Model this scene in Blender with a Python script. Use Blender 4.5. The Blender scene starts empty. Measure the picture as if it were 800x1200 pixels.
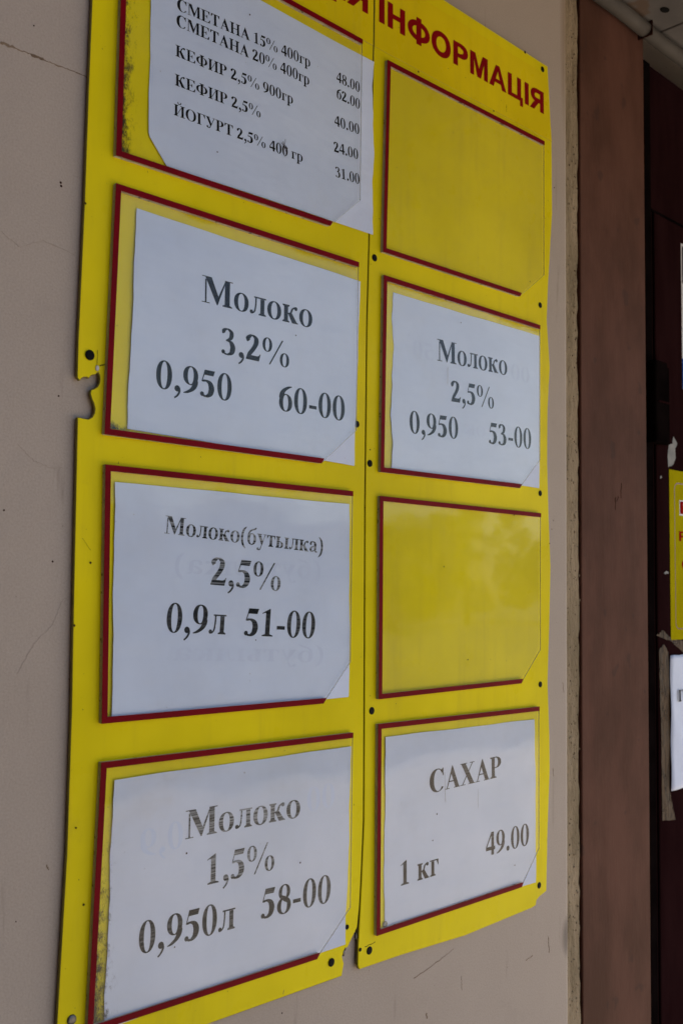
import bpy, bmesh, math, random
from math import sin, cos, pi, radians, sqrt
from mathutils import Matrix, Vector
sc = bpy.context.scene
COL = sc.collection
random.seed(7)

# ------------------------------------------------------------------ camera
cd = bpy.data.cameras.new('camera'); cam = bpy.data.objects.new('camera', cd); COL.objects.link(cam)
cd.sensor_fit = 'VERTICAL'; cd.sensor_height = 24.0; cd.lens = 1186.016/1200*24.0
cd.clip_start = 0.02; cd.clip_end = 2000
cd.dof.use_dof = True; cd.dof.focus_distance = 1.12; cd.dof.aperture_fstop = 7.0
_r = Vector((0.71483347, -0.69915333, 0.0140618)); _u = Vector((-0.06165831, -0.04298542, 0.99717125)); _f = Vector((0.69657115, 0.71367841, 0.07383603))
cam.matrix_world = Matrix(((_r.x, _u.x, -_f.x, -0.48811), (_r.y, _u.y, -_f.y, -0.81779), (_r.z, _u.z, -_f.z, 1.51430), (0, 0, 0, 1)))
sc.camera = cam

# ------------------------------------------------------------------ sky and sun (the sun stands behind the shop: this wall is in open shade)
SUN_EL, SUN_AZ = radians(48), radians(82)      # azimuth measured from +Y (behind the wall) towards +X
w = bpy.data.worlds.new('World'); sc.world = w; w.use_nodes = True
nt = w.node_tree; nt.nodes.clear()
sky = nt.nodes.new('ShaderNodeTexSky'); sky.sky_type = 'NISHITA'; sky.sun_disc = False
sky.sun_elevation = SUN_EL; sky.sun_rotation = SUN_AZ; sky.dust_density = 2.0; sky.air_density = 1.0; sky.ozone_density = 0.6
bg = nt.nodes.new('ShaderNodeBackground'); bg.inputs['Strength'].default_value = 0.10
wo = nt.nodes.new('ShaderNodeOutputWorld'); nt.links.new(sky.outputs[0], bg.inputs[0]); nt.links.new(bg.outputs[0], wo.inputs[0])
sl = bpy.data.lights.new('sun', 'SUN'); sl.energy = 5.0; sl.angle = radians(0.5); sl.color = (1.0, 0.94, 0.85)
so = bpy.data.objects.new('sun', sl); COL.objects.link(so)
sd = Vector((sin(SUN_AZ)*cos(SUN_EL), cos(SUN_AZ)*cos(SUN_EL), sin(SUN_EL)))
so.rotation_euler = (-sd).to_track_quat('-Z', 'Y').to_euler(); so.location = sd*30
sc.view_settings.view_transform = 'Standard'; sc.view_settings.look = 'None'; sc.view_settings.exposure = 1.46; sc.view_settings.gamma = 1.0

# ------------------------------------------------------------------ materials
class N:
    def __init__(s, name):
        s.m = bpy.data.materials.new(name); s.m.use_nodes = True; s.t = s.m.node_tree; s.t.nodes.clear()
        s.out = s.n('ShaderNodeOutputMaterial'); s.tc = s.n('ShaderNodeTexCoord')
    def n(s, ty, **k):
        x = s.t.nodes.new(ty)
        for a, b in k.items(): setattr(x, a, b)
        return x
    def l(s, a, b): s.t.links.new(a, b)
    def vec(s, sx=1, sy=1, sz=1):
        m = s.n('ShaderNodeMapping'); m.inputs['Scale'].default_value = (sx, sy, sz); s.l(s.tc.outputs['Object'], m.inputs[0]); return m.outputs[0]
    def noise(s, scale, detail=4, rough=.55, st=(1, 1, 1), dist=0):
        x = s.n('ShaderNodeTexNoise'); x.inputs['Scale'].default_value = scale; x.inputs['Detail'].default_value = detail
        x.inputs['Roughness'].default_value = rough; x.inputs['Distortion'].default_value = dist; s.l(s.vec(*st), x.inputs['Vector']); return x.outputs['Fac']
    def voro(s, scale, st=(1, 1, 1)):
        x = s.n('ShaderNodeTexVoronoi'); x.inputs['Scale'].default_value = scale; s.l(s.vec(*st), x.inputs['Vector']); return x.outputs['Distance']
    def ramp(s, f, a, b, c0=0, c1=1):
        x = s.n('ShaderNodeMapRange'); x.interpolation_type = 'SMOOTHSTEP'; s.l(f, x.inputs['Value'])
        for k, v in zip(('From Min', 'From Max', 'To Min', 'To Max'), (a, b, c0, c1)): x.inputs[k].default_value = v
        return x.outputs['Result']
    def math(s, op, a, b=0.0):
        x = s.n('ShaderNodeMath', operation=op)
        for i, v in enumerate((a, b)):
            if isinstance(v, (int, float)): x.inputs[i].default_value = v
            else: s.l(v, x.inputs[i])
        return x.outputs[0]
    def mix(s, f, a, b):
        x = s.n('ShaderNodeMix', data_type='RGBA')
        for i, v in ((0, f), (6, a), (7, b)):
            if isinstance(v, (int, float)): x.inputs[i].default_value = v
            elif isinstance(v, tuple): x.inputs[i].default_value = (*v, 1)
            else: s.l(v, x.inputs[i])
        return x.outputs[2]
    def coord(s):
        x = s.n('ShaderNodeSeparateXYZ'); s.l(s.tc.outputs['Object'], x.inputs[0]); return x.outputs
    def spot(s, cx, cz, rx, rz, soft=.6):
        c = s.coord()
        a = s.math('POWER', s.math('DIVIDE', s.math('SUBTRACT', c[0], cx), rx), 2.0)
        b = s.math('POWER', s.math('DIVIDE', s.math('SUBTRACT', c[2], cz), rz), 2.0)
        return s.ramp(s.math('ADD', a, b), 0.0, 1.0, 1, 0)
    def done(s, col, rough=.5, bumps=(), spec=.5, metal=0, coat=0):
        p = s.n('ShaderNodeBsdfPrincipled'); s.p = p
        for k, v in (('Base Color', col), ('Roughness', rough), ('Metallic', metal), ('Specular IOR Level', spec), ('Coat Weight', coat)):
            if isinstance(v, tuple): p.inputs[k].default_value = (*v, 1)
            elif isinstance(v, (int, float)): p.inputs[k].default_value = v
            else: s.l(v, p.inputs[k])
        prev = None
        for h, dist, st in bumps:
            b = s.n('ShaderNodeBump'); b.inputs['Distance'].default_value = dist; b.inputs['Strength'].default_value = st; s.l(h, b.inputs['Height'])
            if prev: s.l(prev, b.inputs['Normal'])
            prev = b.outputs[0]
        if prev: s.l(prev, p.inputs['Normal'])
        s.l(p.outputs[0], s.out.inputs['Surface']); return s.m

def m_wall():
    k = N('painted plaster')
    c = k.mix(k.ramp(k.noise(2.2, 5), .3, .7), (.42, .35, .292), (.46, .388, .328))
    c = k.mix(k.ramp(k.noise(9, 6, .7), .55, .85, 0, .35), c, (.27, .225, .19))
    c = k.mix(k.ramp(k.noise(520, 3, .7), .35, .7, 0, .22), c, (.22, .175, .14))
    c = k.mix(k.ramp(k.noise(1.3, 6, .65, (1, 1, .5)), .5, .75, 0, .25), c, (.30, .235, .185))
    c = k.mix(k.ramp(k.noise(150, 2), .72, .80, 0, .75), c, (.12, .09, .07))             # fly specks
    v = k.noise(30, 5, .6, (1, 1, .06))
    c = k.mix(k.math('MULTIPLY', k.spot(.772, 2.37, .026, .24), k.ramp(v, .35, .7, .1, .75)), c, (.21, .13, .055))   # rusty run-down beside the door frame
    c = k.mix(k.math('MULTIPLY', k.spot(.768, 1.03, .022, .035), .6), c, (.06, .05, .045)) # greasy smudge low by the frame
    c = k.mix(k.math('MULTIPLY', k.ramp(k.noise(60, 4, .6, (1, 1, .10)), .62, .74), .30), c, (.14, .105, .08))
    return k.done(c, .72, ((k.noise(420, 3), .0006, .5), (k.noise(60, 5), .0012, .35), (k.noise(5, 3), .01, .25)), .3)
def m_gen(name, c1, c2, rough, scale, bumps=(), spec=.5, metal=0, st=(1, 1, 1), speck=None, coat=0):
    k = N(name); c = k.mix(k.ramp(k.noise(scale, 5, .6, st), .3, .7), c1, c2)
    if speck: c = k.mix(k.ramp(k.noise(speck[0], 2), speck[1], speck[1]+.05, 0, speck[2]), c, speck[3])
    return k.done(c, rough, tuple((k.noise(a, 4, .6, b), d, e) for a, b, d, e in bumps), spec, metal, coat)
def m_yellow(name, c1, c2, rough=.32):
    k = N(name); c = k.mix(k.ramp(k.noise(2.2, 5, .6), .35, .65), tuple(v*.90 for v in c1), c2)
    c = k.mix(k.ramp(k.noise(14, 6, .75), .60, .85, 0, .28), c, (.45, .33, .04))
    c = k.mix(k.ramp(k.noise(30, 5, .7, (1, 1, .08)), .50, .75, 0, .22), c, (.50, .38, .03))
    c = k.mix(k.ramp(k.noise(230, 2), .75, .80, 0, .8), c, (.09, .06, .02))
    c = k.mix(k.ramp(k.noise(110, 3, .6, (1, 1, .15)), .74, .80, 0, .45), c, (.22, .15, .03))
    return k.done(c, k.ramp(k.noise(25, 4), .3, .8, rough-.06, rough+.16), ((k.noise(6, 2), .006, .35), (k.noise(400, 2), .0002, .25)), .06)
def m_ink(name, dark, fade, lo, hi, zs=520):
    k = N(name); s_ = k.noise(1, 3, .6, (14, 14, zs)); b = k.noise(1, 2, .5, (16, 16, 55))
    f = k.math('MULTIPLY', k.ramp(s_, .40, .60), k.ramp(b, lo, hi))
    return k.done(k.mix(k.math('MULTIPLY', f, fade), dark, (.50, .52, .56)), .7, (), .0)
def m_paper(name, c1=(.60, .675, .85), c2=(.655, .73, .90), dirt=.2):
    k = N(name); c = k.mix(k.ramp(k.noise(7, 5), .3, .7), c1, c2)
    c = k.mix(k.ramp(k.noise(4, 6, .7, (1, 1, 1.6)), .52, .8, 0, dirt), c, (.50, .46, .43))
    c = k.mix(k.ramp(k.noise(260, 1), .79, .82, 0, .6), c, (.2, .18, .16))
    return k.done(c, .6, ((k.noise(9, 3, .5, (1, 1, 2.2)), .007, .55), (k.noise(900, 2), .0001, .3)), .3)
def m_clear():
    k = N('clear acrylic'); tr = k.n('ShaderNodeBsdfTransparent'); tr.inputs[0].default_value = (.99, .995, .99, 1)
    gl = k.n('ShaderNodeBsdfGlossy'); gl.inputs['Roughness'].default_value = .035
    b = k.n('ShaderNodeBump'); b.inputs['Distance'].default_value = .0035; b.inputs['Strength'].default_value = .5; k.l(k.noise(4.5, 2, .45, (1, 1, 1.4)), b.inputs['Height'])
    b2 = k.n('ShaderNodeBump'); b2.inputs['Distance'].default_value = .00005; b2.inputs['Strength'].default_value = .5; k.l(k.noise(60, 3), b2.inputs['Height']); k.l(b.outputs[0], b2.inputs['Normal'])
    k.l(b2.outputs[0], gl.inputs['Normal'])
    fr = k.n('ShaderNodeFresnel'); ge = k.n('ShaderNodeNewGeometry'); k.l(k.ramp(ge.outputs['Backfacing'], 0, 1, 1.30, 1/1.30), fr.inputs[0])
    m1 = k.n('ShaderNodeMixShader'); k.l(fr.outputs[0], m1.inputs[0]); k.l(tr.outputs[0], m1.inputs[1]); k.l(gl.outputs[0], m1.inputs[2])
    df = k.n('ShaderNodeBsdfDiffuse'); df.inputs[0].default_value = (.62, .58, .5, 1)
    m2 = k.n('ShaderNodeMixShader'); k.l(k.ramp(k.noise(22, 6, .75, (1, 1, .6)), .40, .85, .0, .022), m2.inputs[0]); k.l(m1.outputs[0], m2.inputs[1]); k.l(df.outputs[0], m2.inputs[2])
    k.l(m2.outputs[0], k.out.inputs['Surface']); return k.m
def m_clear_edge():
    k = N('acrylic cut edge'); k.done((.42, .43, .37), .4); tr = k.n('ShaderNodeBsdfTransparent'); m = k.n('ShaderNodeMixShader'); m.inputs[0].default_value = .45
    k.l(k.p.outputs[0], m.inputs[1]); k.l(tr.outputs[0], m.inputs[2]); k.l(m.outputs[0], k.out.inputs['Surface']); return k.m
def m_grime():
    k = N('grime'); tr = k.n('ShaderNodeBsdfTransparent'); df = k.n('ShaderNodeBsdfDiffuse'); df.inputs[0].default_value = (.035, .03, .022, 1)
    c = k.n('ShaderNodeAttribute', attribute_name='edge').outputs['Fac']
    a = k.math('ADD', k.noise(120, 6, .85, (1, 1, .55)), k.math('MULTIPLY', c, .30))
    m = k.n('ShaderNodeMixShader'); k.l(k.math('MULTIPLY', k.ramp(a, .58, .80, 0, .92), k.ramp(c, 0, .25)), m.inputs[0]); k.l(tr.outputs[0], m.inputs[1]); k.l(df.outputs[0], m.inputs[2])
    k.l(m.outputs[0], k.out.inputs['Surface']); return k.m
def m_tape():
    k = N('old tape'); tr = k.n('ShaderNodeBsdfTransparent')
    c = k.mix(k.ramp(k.noise(70, 5, .7, (1, 1, .25), 1.5), .35, .65), (.024, .013, .006), (.085, .050, .024))
    k.done(c, .5, ((k.noise(60, 4, .6, (1, 1, .3), 1), .003, .8),), .12)
    m = k.n('ShaderNodeMixShader'); k.l(k.ramp(k.noise(45, 4), .3, .55, .25, 0), m.inputs[0]); k.l(k.p.outputs[0], m.inputs[1]); k.l(tr.outputs[0], m.inputs[2]); k.l(m.outputs[0], k.out.inputs['Surface']); return k.m
M = dict(
 wall=m_wall(),
 strip=m_gen('rough filler', (.21, .16, .095), (.33, .255, .165), .85, 40, ((160, (1, 1, .5), .004, .9), (35, (1, 1, .3), .006, .6)), .2, 0, (1, 1, .25), (210, .66, .8, (.04, .03, .02))),
 gap=m_gen('dark rust gap', (.025, .009, .006), (.05, .018, .011), .9, 60, (), .1),
 frame=m_gen('brown painted steel', (.076, .034, .022), (.122, .055, .038), .65, 3, ((3, (1, 1, .4), .01, .4), (45, (1, 1, .12), .0012, .35), (250, (1, 1, .2), .0008, .4)), .06, 0, (3, 3, 1.6), (26, .66, .45, (.055, .032, .026))),
 door=m_gen('dark maroon painted door', (.013, .0045, .005), (.019, .007, .0075), .6, 8, ((200, (1, 1, .3), .0006, .3),), .0, 0, (3, 3, .6)),
 dark=m_gen('blackened metal and gap shade', (.003, .002, .002), (.006, .004, .004), .9, 20, (), .0),  # hinge metal, also the painted shade in the door gap
 soffit=m_gen('grimy grey soffit sheet', (.10, .092, .088), (.15, .138, .13), .5, 9, ((30, (1, 1, 1), .002, .4),), .5, .25, (1, 1, 1), (14, .60, .6, (.11, .055, .022))),
 trim=m_gen('grey plastic trim', (.045, .038, .031), (.07, .06, .05), .8, 12, (), .5, 0, (1, 1, 1), (40, .66, .6, (.08, .05, .03))),
 yellow=m_yellow('yellow plastic board', (.77, .63, .004), (.85, .70, .006)),
 header=m_yellow('yellow header film', (.76, .59, .004), (.84, .66, .006)),
 yedge=m_gen('cut yellow edge', (.20, .16, .015), (.26, .21, .02), .6, 60),
 red=m_gen('red vinyl', (.19, .0015, .007), (.15, .0015, .006), .45, 30, (), .05),
 redtext=m_gen('red lettering', (.25, .002, .004), (.21, .002, .004), .5, 30, (), .05),
 spacer=m_gen('grey foam spacer', (.42, .37, .30), (.60, .53, .44), .8, 60, ((200, (1, 1, 1), .001, .5),), .3, 0, (1, 1, .5), (120, .62, .7, (.05, .035, .025))),
 black=m_gen('black screw', (.003, .003, .003), (.007, .006, .006), .6, 60, (), .08),
 steel=m_gen('grey screw', (.08, .08, .08), (.16, .15, .14), .35, 60, (), .5, .8),
 paper=m_paper('printer paper'), paper2=m_paper('printer paper aged', (.58, .635, .77), (.65, .695, .83), .38),
 ink=m_ink('black ink', (.004, .005, .008), .05, .5, .8), inkfade=m_ink('worn ink', (.012, .014, .018), .26, .3, .8), inkold=m_ink('streaky ink', (.016, .018, .022), .60, .2, .6),
 inkbrown=m_ink('brownish ink', (.018, .012, .011), .18, .3, .8), ghost=m_gen('ghost print', (.57, .64, .82), (.60, .67, .85), .6, 40),
 clear=m_clear(), clearedge=m_clear_edge(), grime=m_grime(), tape=m_tape(),
 crack=m_gen('crack', (.14, .09, .055), (.24, .17, .11), .9, 80), hair=m_gen('hairline crack', (.34, .28, .23), (.38, .315, .26), .9, 80),
 signyellow=m_gen('yellow sign print', (.34, .29, .004), (.38, .33, .005), .6, 20, (), .0), signred=m_gen('red sign print', (.22, .006, .006), (.26, .008, .008), .6, 20, (), .0), white=m_gen('white print', (.55, .53, .54), (.62, .6, .6), .4, 20),
 signblack=m_gen('black print', (.012, .012, .018), (.02, .02, .028), .6, 20, (), .0), blue=m_gen('blue print', (.01, .06, .30), (.015, .08, .36), .6, 20, (), .0),
 purple=m_gen('purple line print', (.14, .045, .02), (.18, .06, .03), .4, 30), flake=m_gen('bare grey primer', (.17, .17, .165), (.24, .235, .22), .7, 80),
 asphalt=m_gen('asphalt', (.045, .045, .047), (.06, .06, .06), .9, 3, ((120, (1, 1, 1), .01, .6),)), paving=m_gen('concrete paving', (.38, .32, .25), (.46, .39, .31), .85, 2, ((90, (1, 1, 1), .004, .5),)),
 kerb=m_gen('kerb stone', (.28, .27, .25), (.34, .33, .31), .85, 9), render_=m_gen('pale render', (.34, .30, .25), (.40, .36, .30), .8, 1),
 pane=m_gen('window glass dark', (.02, .025, .03), (.03, .035, .04), .08, 2, (), .8), roof=m_gen('roof sheet', (.10, .07, .06), (.14, .10, .08), .6, 3),
 bark=m_gen('bark', (.07, .05, .035), (.12, .09, .06), .9, 12), leaf=m_gen('leaves', (.035, .065, .018), (.07, .11, .03), .6, 3))

# ------------------------------------------------------------------ object helpers
def obj(name, verts, faces, m, parent=None, smooth=False, recalc=True):
    me = bpy.data.meshes.new(name); me.from_pydata([tuple(v) for v in verts], [], faces)
    if recalc:
        b = bmesh.new(); b.from_mesh(me); bmesh.ops.recalc_face_normals(b, faces=b.faces); b.to_mesh(me); b.free()
    for q in (m if isinstance(m, (list, tuple)) else [m]): me.materials.append(M[q])
    if smooth:
        for p in me.polygons: p.use_smooth = True
    o = bpy.data.objects.new(name, me); COL.objects.link(o)
    if parent: o.parent = parent; o.matrix_parent_inverse = Matrix.Identity(4); o.location = -Vector(parent['_w']) if '_w' in parent else (0, 0, 0)
    return o
def thing(name, label, cat, loc=(0, 0, 0), group=None):
    o = bpy.data.objects.new(name, None); COL.objects.link(o); o.location = loc; o['_w'] = tuple(loc); o.empty_display_size = .05
    return tag(o, label, cat, group)
def tag(o, label, cat, group=None):
    o['label'] = label; o['category'] = cat
    if group: o['group'] = group
    return o
def prism(pts, yf, yb):
    n = len(pts)
    return [(x, yf, z) for x, z in pts]+[(x, yb, z) for x, z in pts], [tuple(range(n)), tuple(range(2*n-1, n-1, -1))]+[(i, n+i, n+(i+1) % n, (i+1) % n) for i in range(n)]
def box(x0, x1, y0, y1, z0, z1):
    return [(x, y, z) for x in (x0, x1) for y in (y0, y1) for z in (z0, z1)], [(0, 1, 3, 2), (4, 6, 7, 5), (0, 4, 5, 1), (2, 3, 7, 6), (0, 2, 6, 4), (1, 5, 7, 3)]
def join(*parts):
    V, F = [], []
    for v, f in parts:
        k = len(V); V += list(v); F += [tuple(i+k for i in q) for q in f]
    return V, F
def bevel(o, w, seg=2):
    b = o.modifiers.new('bevel', 'BEVEL'); b.width = w; b.segments = seg; b.limit_method = 'ANGLE'; b.angle_limit = radians(40); return o
def dome(cx, cz, yf, r, h, seg=14, sq=1.0):
    V, F = [], []
    for k, (a, b) in enumerate(((1, 0), (1, .45), (.85, .8), (.5, 1))):
        for i in range(seg): t = 2*pi*i/seg; V.append((cx+r*a*cos(t)*sq, yf-h*b, cz+r*a*sin(t)))
        if k:
            for i in range(seg): F.append(((k-1)*seg+i, (k-1)*seg+(i+1) % seg, k*seg+(i+1) % seg, k*seg+i))
    F.append(tuple(3*seg+i for i in range(seg)))
    return V, F
def ribbon(pts, widths, y, th=.0003):
    """thin irregular strip along a line on the wall plane, with thickness"""
    n = len(pts); L, R_ = [], []
    for i, (x, z) in enumerate(pts):
        a = pts[max(0, i-1)]; b = pts[min(n-1, i+1)]; dx, dz = b[0]-a[0], b[1]-a[1]; l = math.hypot(dx, dz) or 1
        L.append((x-dz/l*widths[i]/2, z+dx/l*widths[i]/2)); R_.append((x+dz/l*widths[i]/2, z-dx/l*widths[i]/2))
    V = [(x, y-th, z) for x, z in L]+[(x, y-th, z) for x, z in R_]+[(x, y, z) for x, z in L]+[(x, y, z) for x, z in R_]
    F = []
    for i in range(n-1):
        F += [(i, i+1, n+i+1, n+i), (i, 2*n+i, 2*n+i+1, i+1), (n+i, n+i+1, 3*n+i+1, 3*n+i)]
    return V, F
def jag(p, q, n, amp, w0, w1):
    P = []; W_ = []
    for i in range(n+1):
        t = i/n; P.append((p[0]+(q[0]-p[0])*t+random.uniform(-amp, amp), p[1]+(q[1]-p[1])*t+random.uniform(-amp, amp))); W_.append(random.uniform(w0, w1))
    return P, W_

# ------------------------------------------------------------------ lettering: every glyph is drawn from pen strokes, rings and polygons
class G:
    def __init__(s): s.V = []; s.F = []; s.k = 0; s.lay = []
    def add(s, V, F):
        b = len(s.V); s.V += V; s.lay += [s.k]*len(V); s.k += 1; s.F += [tuple(i+b for i in f) for f in F]
    def poly(s, *p): s.add(list(p), [tuple(range(len(p)))])
    def rect(s, a, b, c, d): s.poly((a, b), (c, b), (c, d), (a, d))
    def ring(s, cx, cy, rx, ry, ix, iy, a0=0, a1=360, dx=0, n=30):
        V = []; F = []
        full = abs(a1-a0) >= 360
        for i in range(n+(0 if full else 1)):
            t = radians(a0+(a1-a0)*i/n); c, q = cos(t), sin(t); e = .93
            c2 = math.copysign(abs(c)**e, c); q2 = math.copysign(abs(q)**e, q)
            V += [(cx+rx*c2, cy+ry*q2), (cx+dx+ix*c2, cy+iy*q2)]
        m = len(V)//2
        for i in range(m if full else m-1): j = (i+1) % m; F.append((2*i, 2*j, 2*j+1, 2*i+1))
        s.add(V, F)
    def disc(s, cx, cy, r, n=14): s.poly(*[(cx+r*cos(2*pi*i/n), cy+r*sin(2*pi*i/n)) for i in range(n)])
    def nib(s, pts, wmax, wmin=.03, n=7):
        P = [(2*pts[0][0]-pts[1][0], 2*pts[0][1]-pts[1][1])]+list(pts)+[(2*pts[-1][0]-pts[-2][0], 2*pts[-1][1]-pts[-2][1])]
        C = []
        for i in range(1, len(P)-2):
            for j in range(n):
                t = j/n; a, b, c, d = P[i-1:i+3]
                C.append(tuple(.5*((2*b[k])+(-a[k]+c[k])*t+(2*a[k]-5*b[k]+4*c[k]-d[k])*t*t+(-a[k]+3*b[k]-3*c[k]+d[k])*t**3) for k in (0, 1)))
        C.append(pts[-1]); V = []; F = []
        for i, (x, y) in enumerate(C):
            a = C[max(0, i-1)]; b = C[min(len(C)-1, i+1)]; dx, dy = b[0]-a[0], b[1]-a[1]; l = math.hypot(dx, dy) or 1; dx /= l; dy /= l
            wd = wmin+(wmax-wmin)*abs(dy)**1.3
            e = min(1, i/4, (len(C)-1-i)/4) if wmax > .06 else 1
            wd = wmin*.9+(wd-wmin*.9)*e if wd > wmin else wd
            V += [(x-dy*wd/2, y+dx*wd/2), (x+dy*wd/2, y-dx*wd/2)]
            if i: F.append((2*i-2, 2*i-1, 2*i+1, 2*i))
        s.add(V, F)
    def serif(s, x0, x1, y, up, l=.07, r=.07, t=.028, br=.03):
        d = 1 if up else -1
        s.poly((x0-l, y), (x1+r, y), (x1+r, y+d*t), (x1, y+d*(t+br)), (x0, y+d*(t+br)), (x0-l, y+d*t))
    def stem(s, x0, x1, y0, y1, bl=.065, brr=.065, tl=.065, tr=.065):
        s.rect(x0, y0+.045, x1, y1-.045)
        s.serif(x0, x1, y0, True, bl, brr); s.serif(x0, x1, y1, False, tl, tr)
def glyph(ch):
    g = G(); A = .5
    if ch == '0': g.ring(.25, .34, .218, .352, .09, .325)
    elif ch == '1':
        g.rect(.175, .045, .315, .60); g.poly((.06, .555), (.06, .58), (.29, .69), (.315, .69), (.315, .585), (.175, .585), (.13, .585)); g.serif(.175, .315, 0, True, .10, .10)
    elif ch == '2':
        g.nib([(.05, .47), (.09, .58), (.20, .645), (.315, .585), (.33, .47), (.27, .34), (.165, .20), (.055, .075)], .145, .035)
        g.poly((.02, 0), (.43, 0), (.478, .19), (.455, .19), (.425, .145), (.37, .125), (.13, .125), (.05, .09), (.02, .03))
    elif ch == '3':
        g.nib([(.045, .53), (.10, .625), (.20, .66), (.30, .60), (.315, .51), (.27, .42), (.15, .36)], .125, .035)
        g.nib([(.15, .365), (.29, .335), (.36, .21), (.32, .07), (.20, .012), (.09, .03)], .155, .035); g.disc(.075, .065, .055)
    elif ch == '4':
        g.rect(.285, 0, .415, .69); g.rect(.02, .15, .285, .255); g.rect(.415, .15, .475, .255); g.poly((.02, .255), (.07, .255), (.285, .58), (.285, .69))
    elif ch == '5':
        g.poly((.145, .676), (.45, .676), (.405, .545), (.11, .545)); g.poly((.11, .545), (.14, .545), (.095, .41), (.055, .37))
        g.nib([(.07, .385), (.20, .40), (.31, .345), (.36, .22), (.32, .085), (.21, .015), (.10, .03)], .165, .045); g.disc(.085, .06, .058)
    elif ch in '69':
        g.ring(.255, .225, .215, .237, .085, .21); g.nib([(.45, .672), (.33, .635), (.20, .55), (.125, .43), (.105, .24)], .15, .025)
        if ch == '9': g.V = [(.5-x, .676-y) for x, y in g.V]
    elif ch == '8': g.ring(.25, .505, .185, .183, .078, .158); g.ring(.25, .185, .222, .20, .095, .172); g.poly((.11, .46), (.22, .30), (.39, .22), (.29, .40))
    elif ch == '%':
        g.ring(.185, .495, .155, .19, .065, .168); g.ring(.755, .175, .155, .19, .065, .168); g.poly((.25, -.015), (.295, -.015), (.70, .69), (.655, .69)); A = .94
    elif ch == ',': g.disc(.125, .072, .078); g.nib([(.175, .09), (.185, 0), (.13, -.10), (.05, -.165)], .06, .02); A = .25
    elif ch == '.': g.disc(.125, .068, .08); A = .25
    elif ch == '-': g.rect(.04, .185, .295, .275); A = .333
    elif ch == ' ': A = .25
    elif ch == '(' or ch == ')':
        g.nib([(.29, .69), (.15, .53), (.095, .25), (.15, -.03), (.29, -.19)], .105, .02); A = .333
        if ch == ')': g.V = [(.333-x, y) for x, y in g.V]
    elif ch == 'М':
        g.poly((.10, .676), (.295, .676), (.50, .225), (.455, 0)); g.poly((.455, 0), (.50, .225), (.69, .64), (.69, .676), (.735, .676), (.48, 0)); g.rect(.105, .022, .15, .60)
        g.poly((.69, .676), (.84, .676), (.84, .045), (.69, .045)); g.serif(.69, .84, 0, True, .065, .075); g.rect(.015, 0, .245, .022); g.rect(.015, .654, .12, .676); g.rect(.84, .654, .925, .676); A = .944
    elif ch == 'о': g.ring(.25, .23, .225, .245, .10, .218)
    elif ch == 'л':
        g.rect(.345, .045, .47, .435); g.serif(.345, .47, 0, True, .055, .055); g.rect(.14, .438, .525, .473); g.nib([(.205, .44), (.195, .25), (.165, .09), (.09, .02)], .045, .03); g.disc(.065, .055, .053); A = .54
    elif ch == 'к':
        g.stem(.07, .20, 0, .473, .05, .05, .05, .05); g.nib([(.19, .235), (.29, .27), (.345, .38), (.43, .435)], .06, .035); g.disc(.46, .41, .055)
        g.poly((.20, .245), (.31, .29), (.49, .045), (.54, .022), (.54, 0), (.34, 0)); A = .555
    elif ch == 'б': g.ring(.25, .22, .22, .235, .095, .205); g.nib([(.455, .69), (.36, .625), (.20, .57), (.09, .43), (.075, .24)], .085, .05)
    elif ch == 'у':
        g.poly((.05, .45), (.20, .45), (.33, .14), (.265, 0)); g.poly((.40, .45), (.435, .45), (.24, -.08), (.205, -.08)); g.rect(.01, .45, .26, .473); g.rect(.33, .45, .485, .473)
        g.nib([(.235, -.06), (.18, -.16), (.10, -.18)], .05, .04); g.disc(.075, -.14, .052)
    elif ch in 'тг':
        if ch == 'т': g.rect(.17, .045, .30, .435); g.serif(.17, .30, 0, True, .06, .06); g.rect(.02, .438, .45, .473); g.poly((.02, .473), (.02, .32), (.042, .32), (.10, .438)); g.poly((.45, .473), (.45, .32), (.428, .32), (.37, .438)); A = .47
        else: g.rect(.08, .045, .21, .435); g.serif(.08, .21, 0, True, .06, .06); g.rect(.02, .438, .40, .473); g.poly((.40, .473), (.40, .30), (.378, .30), (.31, .438)); A = .43
    elif ch == 'ы':
        g.stem(.07, .20, 0, .473, .05, 0, .05, .05); g.ring(.21, .135, .205, .14, .085, .112, -90, 90); g.rect(.20, .246, .215, .275); g.stem(.52, .65, 0, .473, .05, .05, .05, .05); A = .72
    elif ch == 'а':
        g.nib([(.07, .35), (.13, .43), (.24, .45), (.335, .38), (.35, .22), (.35, .05)], .125, .03); g.disc(.09, .355, .055); g.nib([(.30, .27), (.16, .21), (.10, .12), (.16, .03), (.30, .085)], .12, .03)
        g.poly((.30, .07), (.41, .07), (.485, .04), (.485, .015), (.37, 0)); A = .5
    elif ch == 'р':
        g.rect(.08, -.16, .21, .44); g.serif(.08, .21, -.205, True, .06, .06); g.rect(.02, .448, .21, .473); g.ring(.27, .232, .24, .243, .10, .212, -128, 128, .01); A = .556
    elif ch == 'С':
        g.ring(.385, .338, .345, .352, .19, .322, 38, 322, .04); g.poly((.635, .69), (.66, .69), (.67, .45), (.645, .45), (.60, .55), (.55, .62)); A = .72
    elif ch == 'А':
        g.poly((.345, .69), (.375, .69), (.665, .022), (.485, .022), (.285, .50)); g.poly((.085, .022), (.125, .022), (.345, .53), (.345, .69)); g.rect(.18, .20, .42, .235); g.rect(.01, 0, .22, .022); g.rect(.42, 0, .715, .022); A = .722
    elif ch == 'Х':
        g.poly((.06, .654), (.27, .654), (.66, .022), (.45, .022)); g.poly((.09, .022), (.135, .022), (.61, .654), (.565, .654))
        for a, b in ((.01, .33), (.46, .69)): g.rect(a, .654, b, .676)
        for a, b in ((.01, .24), (.38, .71)): g.rect(a, 0, b, .022)
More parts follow.
